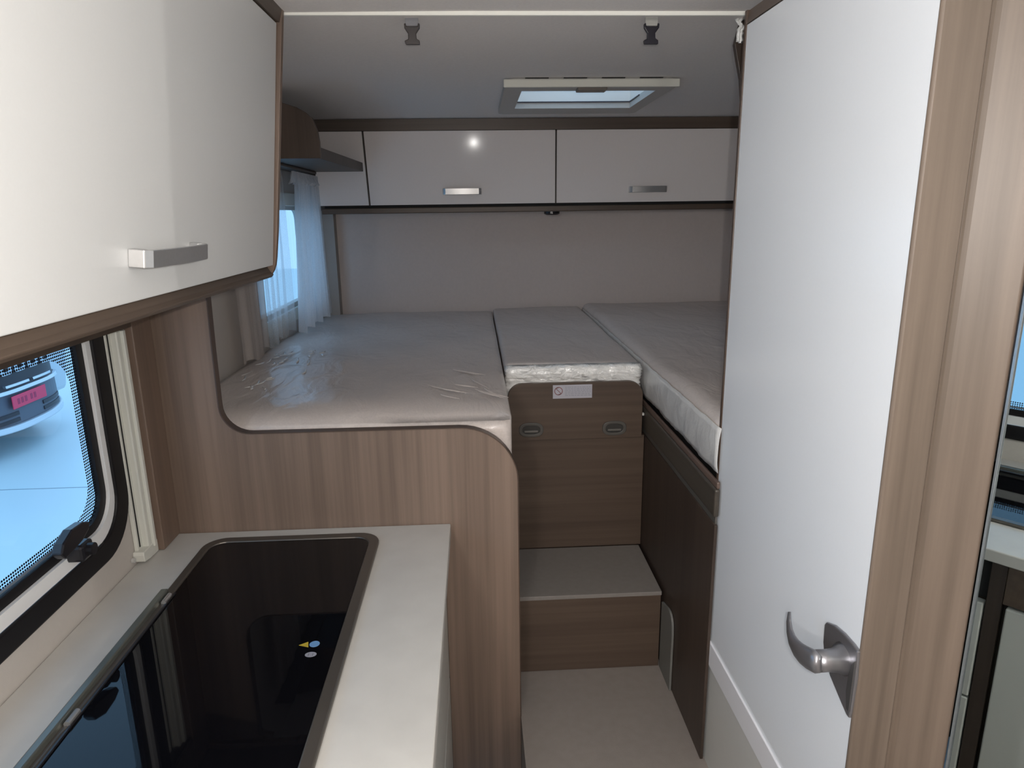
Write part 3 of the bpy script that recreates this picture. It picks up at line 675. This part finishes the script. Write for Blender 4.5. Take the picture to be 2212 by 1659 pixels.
obj('edge_strip', prism(BM(), [q(-.0012, .0022), q(.0016, .0022), q(.0016, -.006), q(-.0012, -.006)], 'xy', .12, 1.95), plain('mirror_edge', (.30, .33, .35), .2, metal=.6), mr)
obj('backing_panel', prism(BM(), [q(0.004, -.0045), q(.62, -.0045), q(.62, -.02), q(0.012, -.02)], 'xy', 0, ZC-.001), WOODJ, mr)
e = q(.62, -.01)
struct('wall_light_cut', box(BM(), e[0], XR, e[1]-.0, e[1]+.02, 0, ZC), WALLK, 'unseen short wall added to cut the bounce light on the left cabinet', 'wall')  # added blocker out of view; its corner casts the left cabinet's shadow edge
# behind the post: curved wooden bracket and curtain tail high at the right bed
br = thing('curved_bracket', 'dark walnut bracket high on the right beside the ceiling strip', 'bracket', (.6, 1.57, 1.9))
obj('board', prism(BM(), [(.577, 1.966), (.5665, 1.921), (.572, 1.898), (.584, 1.852), (.592, 1.787), (.600, 1.600), (.640, 1.600), (.640, 1.966)], 'xz', 1.57, 1.585), WOODD, br, bevel=.001)
b = BM(); g = []
for i in range(9):
    g.append([b.verts.new((.567+.002*math.sin(i*2.0)+.0013*i-(.006 if j in (1, 3) else 0)*math.sin(j*1.4), 1.562+.003*math.cos(i*1.3)-.002*(j % 2), 1.972-.006*j-.0005*i)) for j in range(9)])
for i in range(8):
    for j in range(8): b.faces.new((g[i][j], g[i+1][j], g[i+1][j+1], g[i][j+1]))
o = obj('film_scrap', b, FILM, br, smooth=True, label='scrap of clear plastic film'); m = o.modifiers.new('s', 'SOLIDIFY'); m.thickness = .0012

# ------------------------------------------------------------------ OUTSIDE: hall floor, wall and parked car
GZ = -.62
struct('ground', box(BM(), -30, 12, -14, 30, GZ-.1, GZ), plain('hall_floor', (.62, .72, .74), .35, noise=.06, nscale=.7), 'pale glossy showroom ground outside the windows', 'ground')
tj = BM()
for yy in (1.6, 3.6, 5.6): box(tj, -9, -1.2, yy, yy+.012, GZ, GZ+.001)
obj('ground_joint', tj, plain('joint_dark', (.22, .28, .32), .5), bpy.data.objects['ground'], kind='stuff')
car = thing('car', 'silver car with dark grille and red plate outside the kitchen window', 'car', (-5.2, 6.7, GZ))
CX, CY = -4.42, 6.80   # front face plane, car centre
silver = plain('car_silver', (.62, .66, .70), .25, metal=.3, coat=.6); gr = plain('car_grille', (.012, .012, .02), .4)
dk = plain('car_lower', (.10, .11, .14), .45); chrome = plain('car_chrome', (.65, .68, .72), .15, metal=.9)
def hull(y):  # front face curves back towards the sides
    t = abs(y-CY)/.92; return CX-.42*t**3.2
def shell(z0, z1, d0, d1, y0=-.92, y1=.92, n=28, back=-1.2, lift=0):
    b = BM(); rows = []
    for i in range(n+1):
        y = CY+y0+(y1-y0)*i/n
        dz = lift*(abs(y-CY)/.92)**2
        f0, f1 = hull(y)+d0, hull(y)+d1
        rows.append([b.verts.new(p) for p in ((f0, y, z0+dz), (f1, y, z1+dz), (f1+back, y, z1+dz), (f0+back, y, z0+dz))])
    for A, B in zip(rows, rows[1:]):
        for k in range(4): b.faces.new((A[k], A[(k+1) % 4], B[(k+1) % 4], B[k]))
    b.faces.new(rows[0][::-1]); b.faces.new(rows[-1]); bmesh.ops.recalc_face_normals(b, faces=b.faces); return b
b = prism(BM(), [(CX-.05, .28), (CX-.15, .40), (CX-.9, .52), (CX-1.35, .62), (CX-2.0, .98), (CX-3.4, 1.0), (CX-4.2, .6), (CX-4.3, -.25), (CX-.12, -.25)], 'xz', CY-.88, CY+.88)
obj('body', b, silver, car, bevel=.06)
obj('upper_front', shell(.03, .30, .0, -.04), silver, car, bevel=.01)
obj('bumper', shell(-.33, .02, .03, .02, lift=.04), dk, car, bevel=.015)
obj('lower_lip', shell(-.385, -.325, .075, .06, lift=.06), silver, car, bevel=.012)
obj('grille', shell(.015, .30, .025, .005, -.48, .48, back=-.1), gr, car)
gm = bpy.data.materials.new('x'); bpy.data.materials.remove(gm)
obj('grille_surround', shell(-.015, .022, .060, .050, -.62, .62, back=-.08), chrome, car, bevel=.006)
for y0, y1 in ((-.34, -.02), (.04, .36)): obj('grille_slot', shell(.045, .068, .052, .048, y0, y1, back=-.04), chrome, car)
for y0 in (-.40, -.20, 0, .20): 
    bb = prism(BM(), rrect(CY+y0, CY+y0+.16, .170, .275, .03, 4), 'yz', CX+.03, CX+.05, [rrect(CY+y0+.045, CY+y0+.115, .200, .250, .012, 4)])
    obj('grille_emblem', bb, chrome, car)
for y0 in (-.9, .5): obj('headlamp', shell(.15, .28, .02, -.01, y0, y0+.4, back=-.1, n=10), plain('lamp_glass', (.5, .6, .75), .1, coat=1), car)
pl_ = obj('number_plate', box(BM(), CX+.045, CX+.055, CY-.26-.06, CY+.26-.06, -.165, -.040, .006), plain('plate_red', (.85, .04, .11), .4), car, label='red number plate')
b = BM(); xx = CY-.25
INK = plain('plate_ink', (.45, .02, .08), .5)
b.free()
for k in range(5):
    obj('plate_character', box(BM(), CX+.055, CX+.056, xx, xx+.035, -.130, -.075), INK, pl_); xx += .055 if k != 2 else .085
for y0, y1 in ((-.62, -.22), (.16, .56)):
    for z in (-.235, -.295): obj('air_slot', shell(z, z+.035, .038, .036, y0, y1, back=-.03, n=10), gr, car)
for s in (-1, 1):
    for xw in (CX-.80, CX-3.45):
        w = obj('wheel', tube(BM(), [(xw, CY+s*.80-.11, GZ+.33), (xw, CY+s*.80+.11, GZ+.33)], .33, 28), BLACKR, car)
        obj('rim', tube(BM(), [(xw, CY+s*.92-.01, GZ+.33), (xw, CY+s*.92+.005, GZ+.33)], .21, 20), chrome, w)
